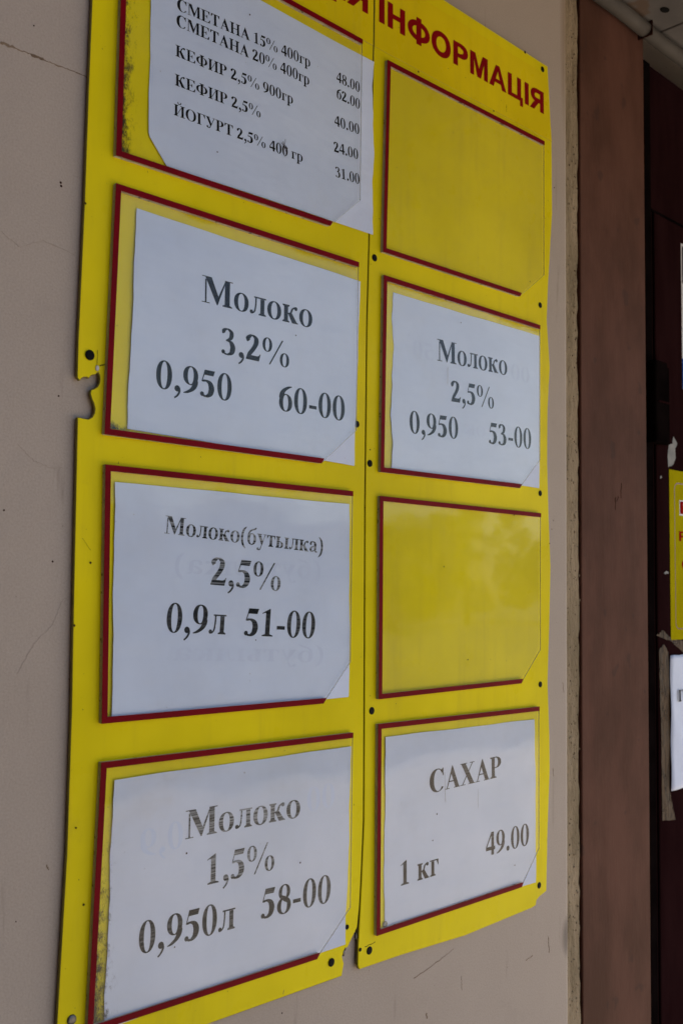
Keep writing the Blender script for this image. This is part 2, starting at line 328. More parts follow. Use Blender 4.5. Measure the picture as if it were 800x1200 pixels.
        A = .722
    elif ch == 'Р': g.stem(.10, .255, 0, .676, .08, .08, .08, 0); g.ring(.30, .495, .275, .181, .115, .152, -90, 90); g.rect(.255, .647, .30, .676); g.rect(.255, .314, .30, .343); A = .611
    elif ch == 'К':
        g.stem(.10, .255, 0, .676, .08, .08, .08, .08); g.nib([(.25, .34), (.36, .39), (.44, .54), (.56, .64)], .07, .04); g.disc(.60, .605, .065)
        g.poly((.26, .35), (.40, .42), (.64, .06), (.71, .022), (.71, 0), (.46, 0)); A = .73
    elif ch == 'Е':
        g.stem(.10, .255, 0, .676, .08, 0, .08, 0); g.rect(.255, .642, .60, .676); g.poly((.60, .676), (.60, .49), (.58, .49), (.47, .642)); g.rect(.255, .325, .44, .357); g.poly((.44, .23), (.44, .45), (.418, .45), (.37, .357), (.37, .325), (.418, .23))
        g.rect(.255, 0, .61, .034); g.poly((.61, 0), (.64, .20), (.618, .20), (.50, .034)); A = .667
    elif ch == 'Ф': g.stem(.345, .50, 0, .676, .08, .08, .08, .08); g.ring(.4225, .34, .385, .235, .235, .205); A = .845
    elif ch in 'ИЙН':
        g.stem(.10, .25, 0, .676, .08, .08, .08, .08); g.stem(.53, .68, 0, .676, .08, .08, .08, .08); A = .778
        if ch == 'Н': g.rect(.25, .32, .53, .358)
        else: g.poly((.25, .09), (.25, .15), (.53, .60), (.53, .54))
        if ch == 'Й': g.nib([(.28, .86), (.31, .77), (.39, .735), (.47, .77), (.50, .86)], .05, .05)
    elif ch == 'О': g.ring(.39, .338, .352, .352, .19, .322); A = .778
    elif ch == 'Г': g.stem(.10, .255, 0, .676, .08, .08, .08, 0); g.rect(.255, .642, .57, .676); g.poly((.57, .676), (.57, .45), (.548, .45), (.45, .642)); A = .60
    elif ch == 'У':
        g.poly((.07, .654), (.245, .654), (.43, .28), (.355, .14)); g.poly((.585, .654), (.625, .654), (.375, .10), (.335, .10)); g.rect(.01, .654, .33, .676); g.rect(.50, .654, .70, .676); g.nib([(.36, .12), (.28, .02), (.16, .015)], .06, .045); g.disc(.145, .065, .062); A = .71
    elif ch == 'Т':
        g.rect(.255, .045, .41, .64); g.serif(.255, .41, 0, True, .085, .085); g.rect(.035, .642, .63, .676); g.poly((.035, .676), (.03, .49), (.055, .49), (.16, .642)); g.poly((.63, .676), (.635, .49), (.61, .49), (.505, .642)); A = .667
    return g, A
def sans(ch):
    g = G(); H = .676; A = .72
    if ch == 'І': g.rect(.065, 0, .245, H); A = .28
    elif ch == 'Н': g.rect(.07, 0, .245, H); g.rect(.485, 0, .66, H); g.rect(.245, .285, .485, .415)
    elif ch == 'П': g.rect(.07, 0, .245, H); g.rect(.485, 0, .66, H); g.rect(.245, .56, .505, H)
    elif ch == 'Ф': g.rect(.335, -.03, .515, .71); g.ring(.425, .34, .395, .28, .225, .135); A = .85
    elif ch == 'О': g.ring(.39, .338, .36, .356, .18, .21); A = .778
    elif ch == 'С': g.ring(.39, .338, .36, .356, .18, .21, 40, 320); A = .72
    elif ch == 'Р': g.rect(.07, 0, .245, H); g.ring(.355, .465, .285, .211, .105, .075, -90, 90); g.rect(.245, .56, .355, H); g.rect(.245, .254, .355, .37); A = .667
    elif ch == 'М':
        g.rect(.06, 0, .215, H); g.rect(.62, 0, .775, H); g.poly((.205, H), (.27, H), (.4175, .26), (.4175, 0), (.345, 0), (.205, .50)); g.poly((.63, H), (.565, H), (.4175, .26), (.4175, 0), (.49, 0), (.63, .50)); A = .833
    elif ch == 'А': g.poly((0, 0), (.185, 0), (.36, .50), (.285, H)); g.poly((.72, 0), (.535, 0), (.36, .50), (.285, H), (.435, H)); g.rect(.19, .15, .53, .265)
    elif ch == 'Ц': g.rect(.07, 0, .245, H); g.rect(.475, .12, .65, H); g.rect(.245, 0, .635, .12); g.rect(.635, -.15, .73, .12); g.rect(.60, -.15, .635, 0); A = .75
    elif ch == 'Я': g.rect(.485, 0, .66, H); g.ring(.34, .465, .285, .211, .105, .075, 90, 270); g.rect(.34, .54, .485, H); g.rect(.34, .254, .485, .39); g.poly((.01, 0), (.21, 0), (.44, .28), (.25, .29))
    else: A = .22
    return g, A
def text(s, p0, p1, top, m, parent, yfun, font=glyph, name='printed_text', mirror=False, off=.00022):
    """lettering laid out from p0 (left end of baseline) to p1 (right end); top = height of a capital"""
    V, F, x = [], [], 0.0; gl = []
    for ch in s:
        g, A = font(ch); gl.append((x, g)); x += A
    xs = [ox+v[0] for ox, g in gl for v in g.V]; x0, x1 = min(xs), max(xs)
    d = Vector((p1[0]-p0[0], p1[1]-p0[1])); sx = d.length/(x1-x0); d.normalize(); up = Vector((-d.y, d.x)); sy = top/.676
    n = 0
    for ox, g in gl:
        b = len(V)
        for (gx, gy), lay in zip(g.V, g.lay):
            u = (ox+gx-x0)*sx
            if mirror: u = (x1-x0)*sx-u
            X = p0[0]+d.x*u+up.x*gy*sy; Z = p0[1]+d.y*u+up.y*gy*sy
            V.append((X, yfun(X, Z)-off-lay*4e-6, Z))
        F += [tuple(i+b for i in f) for f in g.F]
    o = obj(name, V, F, m, parent)
    return o

# ------------------------------------------------------------------ ground and street
def setting(name, v, f, m):
    o = obj(name, v, f, m); o['kind'] = 'structure'; return o
setting('ground', [(-200, -200, -.16), (200, -200, -.16), (200, 200, -.16), (-200, 200, -.16)], [(0, 1, 2, 3)], 'asphalt')
setting('pavement', *box(-40, 60, -5.0, .39, -.15, 0.0), 'paving')
setting('road', [(-150, -13, -.152), (150, -13, -.152), (150, -5.2, -.152), (-150, -5.2, -.152)], [(0, 1, 2, 3)], 'asphalt')
setting('kerb', *box(-40, 60, -5.15, -5.003, -.15, .004), 'kerb')

# ------------------------------------------------------------------ the shop
shop = thing('shop_building', 'beige plastered shop wall with brown door frame and dark maroon door under a canopy', 'building')
XE = .7725      # where the plaster ends beside the door frame
DZ = 2.445      # underside of the canopy
# plaster face: gridded sheet with a rounded vertical end
prof = [(-6.0, 0)]+[(XE-.012, 0)]+[(XE-.012+.012*sin(a*pi/12), .012-.012*cos(a*pi/12)) for a in range(1, 7)]
V, F = [], []
for zi, z in enumerate((-.1, 3.3)):
    for x, y in prof: V.append((x, y, z))
n = len(prof)
for i in range(n-1): F.append((i, i+1, n+i+1, n+i))
wv = join((V, F), box(-6, XE-.001, .0125, .40, -.1, 3.3), box(XE-.001, 2.05, .0125, .40, DZ+.16, 3.3), box(2.05, 2.9, .0, .40, -.1, 3.3))
obj('wall', *wv, 'wall', shop, recalc=False)
obj('roof', *box(-6.2, 3.0, -.06, 8, 3.302, 3.42), 'roof', shop)
obj('back_wall', *join(box(-6, 2.9, 7.6, 8, -.1, 3.3), box(-6, -5.6, .401, 7.599, -.1, 3.3), box(2.5, 2.9, .401, 7.599, -.1, 3.3)), 'render_', shop)
obj('left_light_blocker', *box(-1.6, -.80, -4.2, -.001, -.1, 3.3), 'door', shop)  # added block outside the view, keeps light off the left of the board
# rough filler strip with a ragged right edge
pts = []; zz = -.05
L_, R_ = [], []
while zz < DZ+.01:
    L_.append((XE-.002, zz)); R_.append((.8085+random.uniform(-.0022, .0018)+.001*sin(zz*9), zz)); zz += .013
obj('filler_strip', *prism(R_+L_[::-1], .0085, .030), 'strip', shop)
obj('gap', *box(.800, .83, .022, .032, -.05, DZ), 'gap', shop)
# crumbs and pits on the filler
V, F = [], []
for i in range(120):
    z = random.uniform(.9, DZ-.02); x = .800+random.gauss(0, .004)+(random.random() < .25)*-.014; r = random.uniform(.0006, .0021)
    a = dome(x, z, .0085, r, r*.6, 6, random.uniform(.4, .9)); k = len(V); V += a[0]; F += [tuple(q+k for q in f) for f in a[1]]
o = obj('plaster_crumbs', V, F, 'strip', shop); o['kind'] = 'stuff'
V, F = [], []
for i in range(70):
    z = random.uniform(.95, DZ-.02); x = random.choice((.782, .797, .803))+random.gauss(0, .003); r = random.uniform(.0006, .0016)
    a = dome(x, z, .0084, r, .0004, 6, random.uniform(.5, 1)); k = len(V); V += a[0]; F += [tuple(q+k for q in f) for f in a[1]]
o = obj('plaster_pits', V, F, 'gap', shop); o['kind'] = 'stuff'
bevel(obj('door_frame', *join(box(.813, 1.0068, .006, .060, -.05, DZ-.004)), 'frame', shop), .002)
# door leaf with a pressed panel
door = obj('door', *box(1.0072, 1.95, .0455, .085, .0, DZ-.004), 'door', shop)
obj('door_shadow_gap', *box(1.0070, 1.0895, .040, .0450, .0, DZ-.006), 'dark', shop)  # dark strip painting the shade of the gap between frame and door leaf
zt = 2.17572
bevel(obj('pressed_panel', *box(1.09822+.004, 1.85, .0405, .0452, .25, zt), 'door', door), .0025)
obj('panel_groove', *box(1.09822+.001, 1.853, .0438, .0453, zt+.0005, zt+.006), 'dark', door)
hz0, hz1 = 1.76479, 1.90581
bevel(obj('hinge', *join(box(1.06524, 1.10623, .020, .0395, hz0, hz1), box(1.10623+.0005, 1.1318, .030, .0397, hz0+.002, hz1-.003)), 'dark', door), .003)
hj = (hz0+hz1)/2
obj('hinge_knuckle', *box(1.07102, 1.10921, .0185, .0199, hj-.0015, hj+.0015), 'door', door)
for a, b, c, d in ((.813, .95, .0053, 1), ):
    pass
obj('door_jamb', *box(1.9505, 2.049, .006, .09, -.05, DZ-.004), 'frame', shop)
# frame scuffs: small worn marks standing on the paint
for (px, py, w_, h_) in (((0.9127, 1.6564), 0, .010, .004), ((0.92557, 1.67071), 0, .003, .012), ((0.90758, 1.64939), 0, .003, .010)):
    x, z = px; P_, W_ = jag((x, z-h_), (x+w_*.5, z+h_), 4, .0012, .0010, .0026); obj('scuff', *ribbon(P_, W_, .006, .0002), 'gap', shop)
# canopy: tray of soffit panels, round trim along the wall
can = obj('canopy', *join(box(.20, 3.2, -1.20, -.004, DZ+.014, DZ+.07), box(.20, 3.2, -1.23, -1.201, DZ-.02, DZ+.09), box(.18, .199, -1.23, -.004, DZ-.02, DZ+.09)), 'trim', shop)
xs = [.203, .553, 1.00933+.012]
while xs[-1] < 2.9: xs.append(xs[-1]+.40)
for a, b in zip(xs[:-1], xs[1:]):
    bevel(obj('soffit_panel', *box(a+.0015, b-.0015, -1.199, -.004, DZ+.001, DZ+.0135), 'soffit', can), .002)
V, F = [], []; tn = 14
X_ = [.20+i*.1 for i in range(31)]
for x in X_:
    for j in range(tn):
        t = 2*pi*j/tn; wz = .0012*sin(x*23)+.0008*sin(x*51); V.append((x, -.0125+.0125*cos(t), DZ-.0105+wz+.0115*sin(t)))
for i in range(len(X_)-1):
    for j in range(tn): F.append((i*tn+j, i*tn+(j+1) % tn, (i+1)*tn+(j+1) % tn, (i+1)*tn+j))
obj('trim_bead', V, F, 'trim', can, True)
obj('trim_joint', *join(box(0.97821-.001, 0.97821+.001, -.0262, -.0001, DZ-.0235, DZ+.0009)), 'gap', can)
for x, z, r in ((0.85707, 0, .0028), (0.8372, 1, .006)):
    if z == 0: obj('trim_hole', *dome(x, DZ-.008, -.0243, r, .0006), 'black', can)
V, F = dome(0, 0, 0, .011, .001, 10, .55); hx = 0.96447
obj('soffit_chip', [(hx+v[0]*1.6, -.055+v[2]*.6, DZ+.0005+v[1]*.5) for v in V], F, 'black', can)
# cracks in the plaster
P0, P1 = (-0.11257, 1.98268), (-0.02397, 1.98268)
P_, W_ = jag((P0[0]-.3, P0[1]), P0, 20, .001, .0004, .0012); obj('crack', *ribbon(P_, W_, 0, .00025), 'hair', shop)
P_, W_ = jag(P0, P1, 46, .0007, .0002, .0011)
for i in range(len(W_)):
    if i < 8 or 15 < i < 22: W_[i] = random.uniform(.0015, .0030)
obj('crack', *ribbon(P_, W_, 0, .00025), 'crack', shop)
for a in ([(-0.08273, 1.6338), (-0.06628, 1.62055), (-0.04978, 1.61608), (-0.03052, 1.61709)], [(-0.07477, 1.43602), (-0.05999, 1.46097), (-0.0428, 1.47763), (-0.03529, 1.49784), (-0.02628, 1.50392)], [(-0.10576, 1.8166), (-0.08569, 1.80656), (-0.06585, 1.81771), (-0.03006, 1.81245)]):
    P_, W_ = [], []
    for q, r in zip(a[:-1], a[1:]):
        p2, w2 = jag(q, r, 9, .0008, .0001, .0004); P_ += p2[:-1]; W_ += w2[:-1]
    obj('crack', *ribbon(P_, W_, 0, .0002), 'hair', shop)
for a, b, w0 in (((0.43926, 1.0539), (0.48744, 1.0639), .0008), ((0.48744, 1.0639), (0.51338, 1.07097), .0005), ((0.66562, 1.02122), (0.68124, 1.02305), .0010), ((0.71736, 1.03951), (0.71937, 1.01857), .0012), ((0.73022, 1.25448), (0.72816, 1.26644), .0010), ((0.75609, 1.36844), (0.75398, 1.38298), .0008),
                 ((0.52867, 1.03448), (0.53049, 1.01758), .0005), ((-0.04053, 1.27082), (-0.03873, 1.26616), .0011), ((0.46284, 1.00844), (0.46447, 1.00207), .002)):
    P_, W_ = jag(a, b, 8, .0007, w0*.4, w0*1.2); obj('scratch', *ribbon(P_, W_, 0, .0002), 'crack', shop)
for x, z in ((-0.05006, 1.87542), (-0.09203, 1.57551), (-0.04494, 1.53313), (-0.04477, 1.68101), (0.73446, 2.10021), (-0.06719, 1.22827), (-0.04952, 1.87241), (-0.08162, 2.0101), (0.73109, 1.61277), (0.7268, 1.60039)):
    obj('fly_speck', *dome(x, z, 0, random.uniform(.0006, .0012), .0004, 8), 'gap', shop)

# ------------------------------------------------------------------ the notice board
YB, YP0, YP1, YR = -.006, -.0088, -.0108, -.0112
board = thing('notice_board', 'large yellow price notice board with eight red edged clear pockets screwed to the beige wall', 'notice board', (.34, -.002, 1.05))
ztop = 2.27159
xl = -.0285
left = [(-0.02833, 2.05437), (-0.02889, 1.97216), (-0.02914, 1.8591), (-0.03078, 1.73214), (-0.0305, 1.69902), (-0.02765, 1.69634), (-0.02585, 1.69896), (-0.02348, 1.7005), (-0.02072, 1.70093), (-0.01807, 1.69993), (-0.01684, 1.70233), (-0.01514, 1.70378), (-0.01295, 1.70404), (-0.01123, 1.70526), (-0.00952, 1.70704), (-0.00766, 1.70456), (-0.00728, 1.70145), (-0.00767, 1.69743), (-0.0095, 1.69399), (-0.0125, 1.69173), (-0.01605, 1.69026), (-0.01671, 1.68663), (-0.01523, 1.68213), (-0.0129, 1.67852), (-0.01139, 1.67322), (-0.01186, 1.66923), (-0.01375, 1.66545), (-0.01759, 1.66301), (-0.0228, 1.66312), (-0.02884, 1.66352), (-0.02732, 1.54726), (-0.02629, 1.47683), (-0.025, 1.40187), (-0.02494, 1.27875), (-0.02898, 1.13782), (-0.02964, 1.09204)]
seam = [(0.31502, 1.08956), (0.31791, 1.10246), (0.31513, 1.11039), (0.31828, 1.11693), (0.32353, 1.11845), (0.33067, 1.12782), (0.3379, 1.13636), (0.34084, 1.16077), (0.34289, 1.19767), (0.34531, 1.25362), (0.34287, 1.46886), (0.34106, 1.61041), (0.34056, 1.82292), (0.34416, 2.00504), (0.34623, 2.15758)]
pl = left+[(0.13472, 1.08968)]+seam
pl = [(xl, ztop)]+[left[0]]+left[1:]+[(0.13472, 1.08968)]+seam+[(seam[-1][0]+.0004, ztop)]
o = obj('board_panel', *prism(pl, YB, -.002), ['yellow', 'yedge'], board)
def edge_mat(o):
    for p in o.data.polygons:
        if abs(p.normal.y) < .5: p.material_index = 1
    return bevel(o, .0007, 1)
edge_mat(o)
s2 = [(x+.0011+(.002*max(0, (1.30-z)) if z < 1.30 else 0), z) for x, z in seam[6:]]
right = [(s2[-1][0], ztop), (0.70851, 2.27159), (0.71847, 2.1625), (0.71954, 2.05622), (0.71338, 1.9918), (0.70904, 1.94715), (0.70578, 1.89693), (0.71308, 1.83048), (0.70768, 1.76844), (0.70651, 1.69545), (0.70953, 1.62335), (0.71462, 1.54565), (0.71134, 1.46831), (0.70705, 1.38604), (0.71105, 1.31567), (0.712, 1.26908), (0.70673, 1.18905), (0.70355, 1.10519), (0.69648, 1.10317), (0.68648, 1.10063), (0.68053, 1.09733), (0.67855, 1.09101), (0.66873, 1.08967), (0.52918, 1.08532), (0.4112, 1.08952), (0.34158, 1.09028), (0.33905, 1.09551), (0.33988, 1.1239)]
o = obj('board_panel', *prism(right+s2[1:-1], YB-.0006, -.0022), ['yellow', 'yedge'], board); edge_mat(o)
# printed header films over both panels
hb, ht = 2.16208, 2.25633
hbl = 2.15817
sx_ = seam[-1][0]
hr = obj('header_strip', *prism([(sx_+.0012, hbl), (0.71794, hb), (0.70623, ht), (sx_+.0012, ht+(hbl-hb)*.6)], -.0071, -.0067), ['header', 'yedge'], board); edge_mat(hr)
hl = obj('header_strip', *prism([(xl+.002, hbl), (sx_-.0008, hbl), (sx_-.0008, ht+(hbl-hb)*.6), (xl+.002, ht)], -.0068, -.0061), ['header', 'yedge'], board); edge_mat(hl)
flat = lambda y: (lambda X, Z: y)
T0, T1, TT = (0.35441, 2.19189), (0.69735, 2.19585), (0.35389, 2.22371)
text('ІНФОРМАЦІЯ', T0, T1, TT[1]-T0[1], 'redtext', hr, flat(-.0071), sans, 'header_lettering')
B1 = (0.33557, 2.19326)
text('ЦІЯ', (B1[0]-.088, B1[1]-.0006), B1, TT[1]-T0[1], 'redtext', hl, flat(-.0068), sans, 'header_lettering')
# crack over the notch and nick lines
for a, b, w0 in (((-0.01062, 1.7128), (-0.01072, 1.72785), .0005), ((-0.00797, 1.71324), (-0.00271, 1.7157), .0008), ((0.34926, 1.11265), (0.36579, 1.11446), .0008), ((-0.0115, 1.54401), (-0.02054, 1.55517), .0002), ((0.60854, 2.16859), (0.6085, 2.17828), .0006)):
    P_, W_ = jag(a, b, 6, .0004, w0*.4, w0); obj('crack', *ribbon(P_, W_, a is None and 0 or -.0066 if w0 != .0006 else -.0071, .0002), 'gap', board)
for a_, r_, sq_ in (((0.31769, 1.11342), .0036, .55), ((0.31959, 1.11753), .0020, .6), ((0.33604, 1.12754), .0040, .35)): obj('torn_edge', *dome(*a_, -.0045, r_, .0022, 7, sq_), 'steel', board)
V, F = dome(*(-0.01055, 1.71083), -.006, .0028, .0012, 8, .7)
obj('filler_blob', V, F, 'white', board)
screws = [(-0.01868, 1.72153, 0.0048), (0.35193, 1.9016, 0.00431), (0.32634, 1.7006, 0.00392), (0.34818, 1.65742, 0.00422), (0.68893, 1.91483, 0.00412), (0.68873, 1.64821, 0.00412), (0.68894, 1.38481, 0.00412), (0.3563, 1.37365, 0.00431), (0.68614, 1.11603, 0.00431), (0.35697, 1.1073, 0.00451), (0.29808, 1.10847, 0.00451), (0.69515, 2.26222, 0.00412), (0.32126, 1.14066, 0.00275), (0.34227, 1.11165, 0.00216), (0.65211, 2.27084, 0.00196)]
for x, z, r in screws:
    o = obj('screw', *dome(x, z, YB-.0006, r, .0007), 'black', board, True)
obj('screw', *dome(*(-0.01501, 1.13535), YB, .0045, .0018), 'steel', board, True)
for x, z in ((-0.0111, 1.53286), (-0.02528, 1.47682), (-0.02832, 1.86053), (0.71155, 1.57906), (-0.01699, 1.29947), (0.22818, 1.0745), (0.54776, 2.14662), (0.6643, 1.94332), (-0.0069, 1.23145), (0.34114, 1.60549), (0.34844, 1.67348)):
    obj('speck', *dome(x, z, YB-.0012 if z > 2.15 else YB-.0006, random.uniform(.0007, .0014), .0004, 8), 'gap', board)

# pockets: foam spacers, clear cover with a cut corner, red film round three sides
PK = [
 ((7e-05, 2.06443), (0.32321, 2.15581), (-0.00083, 1.91303), (0.27539, 1.91883)),
 ((9e-05, 1.88679), (0.32194, 1.88821), (-0.0037, 1.65005), (0.26796, 1.64943)),
 ((-0.00166, 1.62283), (0.31743, 1.6226), (0.00275, 1.38873), (0.27645, 1.38775)),
 ((0.00354, 1.35455), (0.32261, 1.35256), (-0.00208, 1.12107), (0.27263, 1.1192)),
 ((0.36587, 2.14738), (0.69364, 2.1534), (0.3619, 1.91033), (0.63496, 1.91499)),
 ((0.36381, 1.88295), (0.6829, 1.88418), (0.36205, 1.64845), (0.63543, 1.65094)),
 ((0.36136, 1.62048), (0.68454, 1.62004), (0.36291, 1.38649), (0.63936, 1.38927)),
 ((0.36252, 1.35853), (0.6809, 1.35565), (0.36405, 1.12256), (0.64016, 1.12335))]
def lerp(a, b, t): return (a[0]+(b[0]-a[0])*t, a[1]+(b[1]-a[1])*t)
SW = .0058
pockets = []
for i, (TL, TR, BL, CT) in enumerate(PK):
    if i == 0: TL = (TL[0]-.001, TR[1])
    cut = .047
    W_ = TR[0]-TL[0]; k = (CT[1]-BL[1])/(CT[0]-BL[0])
    BR = (TR[0], BL[1]+k*(TR[0]-BL[0])); CU = (TR[0], CT[1]+cut*.92)
    dt = (TR[1]-TL[1])/W_; dl = (TL[0]-BL[0])/(TL[1]-BL[1])
    pk = obj('document_pocket', *prism([TL, BL, CT, CU, TR], YP1, YP0), ['clear', 'clearedge'], board)
    for q in pk.data.polygons:
        if abs(q.normal.y) < .5: q.material_index = 1
    def bars(wd, e=0):
        tl = (TL[0]+e, TL[1]-e); bl = (BL[0]+e, BL[1]+e)
        lb = [tl, bl, (bl[0]+wd, bl[1]+wd), (tl[0]+wd, tl[1]-wd)]
        tb = [tl, (tl[0]+wd, tl[1]-wd), (TR[0]-e, TR[1]-wd-e), (TR[0]-e, TR[1]-e)]
        bb = [bl, (CT[0]-e*2, CT[1]+e), (CT[0]+wd*.7-e*2, CT[1]+wd+e), (bl[0]+wd, bl[1]+wd)]
        return lb, tb, bb
    for pts in bars(SW): obj('red_edging', *prism(pts, YR, YP1-.00003), 'red', pk)
    for pts in bars(.0052, .0002): obj('foam_spacer', *prism(pts, YP0+.00002, YB-.00065 if i > 3 else YB-.00002), 'spacer', pk)
    pockets.append(pk)
for i, (TL, TR, BL, CT) in enumerate(PK): pass
def grime(BL, w_, h_, parent):
    n = 14; V = []; F = []; e = []
    for a in range(n+1):
        for b in range(n+1):
            u, v = a/n, b/n; V.append((BL[0]+.0065+u*w_, YP0+.0003, BL[1]+.0065+v*h_)); e.append(max(0, 1-u*1.3)**2*(1-v) ** .7 if h_ > w_ else max(0, 1-v*1.3)**1.5*(1-u*.8))
    for a in range(n):
        for b in range(n): F.append((a*(n+1)+b, (a+1)*(n+1)+b, (a+1)*(n+1)+b+1, a*(n+1)+b+1))
    o = obj('grime', V, F, 'grime', parent, recalc=False); at = o.data.attributes.new('edge', 'FLOAT', 'POINT')
    for i, v in enumerate(e): at.data[i].value = v
grime(PK[0][2], .034, .24, pockets[0])
grime(PK[3][2], .045, .20, pockets[3])
grime(PK[1][2], .03, .015, pockets[1])

# ------------------------------------------------------------------ papers in the pockets
def sheet(name, TL, TR, BR, BL, m, label, seed, amp=.0008, edge=.0004, y0=-.0076, fold=0, group=None, cat='paper sign', edges=(1, 1, 1, 1), curl=0):
    rnd = random.Random(seed); ph = [rnd.uniform(0, 6.28) for _ in range(9)]
    def yf(X, Z): 
        return y0+amp*(sin(X*21+ph[0]+Z*9)*.6+sin(Z*27+ph[1]-X*7)*.4)
    base = ((TL[0]+BR[0])/2, y0, BL[1])
    t = thing(name, label, cat, base, group)
    nx, nz = 44, 40; V, F = [], []
    for a in range(nx+1):
        for b in range(nz+1):
            u, v = a/nx, b/nz
            if fold and u*1.7+v < fold:
                k = (fold-(u*1.7+v))/2; u += k/1.7; v += k
            p = lerp(lerp(BL, BR, u), lerp(TL, TR, u), v); x, z = p
            wl = edge*(sin(v*11+ph[2])+.6*sin(v*23+ph[3])+.3*sin(v*57+ph[6])); wt = edge*.6*(sin(u*9+ph[4])+.5*sin(u*21+ph[5]))
            x += wl*((1-u)**8*edges[0]+u**8*edges[1]); z += wt*(v**8*edges[2]+(1-v)**8*edges[3])
            V.append((x, yf(x, z)-curl*max(0, u-.93)*max(0, .5-v)*.2, z))
    for a in range(nx):
        for b in range(nz): F.append((a*(nz+1)+b, (a+1)*(nz+1)+b, (a+1)*(nz+1)+b+1, a*(nz+1)+b+1))
    o = obj('sheet', V, F, m, t, False, recalc=False); s_ = o.modifiers.new('thickness', 'SOLIDIFY'); s_.thickness = .00012; s_.offset = -1 if False else 0
    return t, o, yf
def hgt(a, b): return b[1]-a[1]
S1 = sheet('price_list', (0.03532-.001, PK[0][1][1]-.0165), (0.34518, 2.13862), (0.34816, 1.92831), (0.03664, 1.92216-.0005), 'paper', 'white printed list of sour cream, kefir and yogurt prices in the top left pocket', 3, edge=.0008, edges=(.5, 1.3, .3, .2), fold=.115)
S2 = sheet('price_sign', (0.02547, 1.87064), (0.32779, 1.86739), (0.32103, 1.65206), (0.02194, 1.6586), 'paper', 'white price sign for 3,2% milk at 60-00, second pocket down on the left', 4)
S3 = sheet('price_sign', (0.01091, 1.60808), (0.31503, 1.6076), (0.31806, 1.39161), (0.01491, 1.39293), 'paper', 'white price sign for bottled 2,5% milk at 51-00, third pocket down on the left', 5)
S4 = sheet('price_sign', (0.01928, 1.33673), (0.32246, 1.33685), (0.31804, 1.12286), (0.01677, 1.11819), 'paper2', 'grimy white price sign for 1,5% milk at 58-00 with streaky print, bottom left pocket', 6, edge=.0006)
S6 = sheet('price_sign', (0.38459, 1.86659), (0.6877, 1.86988), (0.68508, 1.65505), (0.38334, 1.65518), 'paper', 'white price sign for 2,5% milk at 53-00, second pocket down on the right', 8, edge=.0010, edges=(1.4, .2, .6, .3))
S8 = sheet('price_sign', (0.37858, 1.34221), (0.67429, 1.3386), (0.67744, 1.12181), (0.38006, 1.12376), 'paper2', 'white price sign for sugar at 49.00 per 1 kg, bottom right pocket', 9, edge=.0006)
def T(S, s, a, b, c, m='ink', name='printed_text'): text(s, a, b, c[1]-a[1], m, S[1], S[2], name=name)
T(S1, 'СМЕТАНА 15% 400гр', (0.06526, 2.08395), (0.24453, 2.09305), (0.06488, 2.09581), 'ink')
T(S1, 'СМЕТАНА 20% 400гр', (0.06496, 2.06743), (0.24332, 2.07168), (0.06457, 2.07961), 'ink')
T(S1, 'КЕФИР 2,5% 900гр', (0.06501, 2.03653), (0.21936, 2.04117), (0.06465, 2.04814), 'ink')
T(S1, 'КЕФИР 2,5%', (0.06524, 2.0067), (0.1739, 2.01027), (0.06487, 2.01836), 'ink')
T(S1, 'ЙОГУРТ 2,5% 400 гр', (0.06459, 1.976), (0.2345, 1.98029), (0.06422, 1.98743), 'ink')
T(S1, '48.00', (0.2856, 2.09199), (0.32348, 2.09246), (0.28536, 2.10405), 'ink')
T(S1, '62.00', (0.28599, 2.07261), (0.32385, 2.07223), (0.28575, 2.08465), 'ink')
T(S1, '40.00', (0.28327, 2.03912), (0.32355, 2.04174), (0.28303, 2.0511), 'ink')
T(S1, '24.00', (0.28228, 2.00813), (0.32184, 2.01103), (0.28204, 2.02006), 'ink')
T(S1, '31.00', (0.28569, 1.97952), (0.32463, 1.98223), (0.28545, 1.99144), 'ink')
T(S2, 'Молоко', (0.10375, 1.79677), (0.25298, 1.79818), (0.10294, 1.82399), 'ink')
T(S2, '3,2%', (0.12983, 1.7486), (0.22096, 1.74874), (0.12906, 1.77571), 'ink')
T(S2, '0,950', (0.0521, 1.70217), (0.14418, 1.70145), (0.05121, 1.72934), 'ink')
T(S2, '60-00', (0.20807, 1.70108), (0.30513, 1.70124), (0.20739, 1.72855), 'ink')
T(S3, 'Молоко(бутылка)', (0.06683, 1.56323), (0.27412, 1.55067), (0.06628, 1.58031), 'inkold')
T(S3, '2,5%', (0.12219, 1.51485), (0.21384, 1.50929), (0.12137, 1.54282), 'inkold')
T(S3, '0,9л', (0.07122, 1.46899), (0.14287, 1.46511), (0.07033, 1.49678), 'inkfade')
T(S3, '51-00', (0.16653, 1.46363), (0.26362, 1.45834), (0.16578, 1.49149), 'inkfade')
T(S4, 'Молоко', (0.0999, 1.27103), (0.24776, 1.27072), (0.09907, 1.29771), 'inkold')
T(S4, '1,5%', (0.12663, 1.22316), (0.21295, 1.22271), (0.1258, 1.25108), 'inkold')
T(S4, '0,950л', (0.05022, 1.17553), (0.16253, 1.17466), (0.04926, 1.204), 'inkfade')
T(S4, '58-00', (0.1962, 1.176), (0.29357, 1.17356), (0.19545, 1.20513), 'inkfade')
T(S6, 'Молоко', (0.46619, 1.79813), (0.61031, 1.80174), (0.46589, 1.82557), 'ink')
T(S6, '2,5%', (0.49297, 1.75026), (0.58077, 1.75244), (0.49271, 1.77773), 'ink')
T(S6, '0,950', (0.4155, 1.70083), (0.50748, 1.70373), (0.41514, 1.72794), 'ink')
T(S6, '53-00', (0.57016, 1.70515), (0.66525, 1.70729), (0.57001, 1.73296), 'ink')
T(S8, 'САХАР', (0.45708, 1.26792), (0.60024, 1.27097), (0.45676, 1.29485), 'inkbrown')
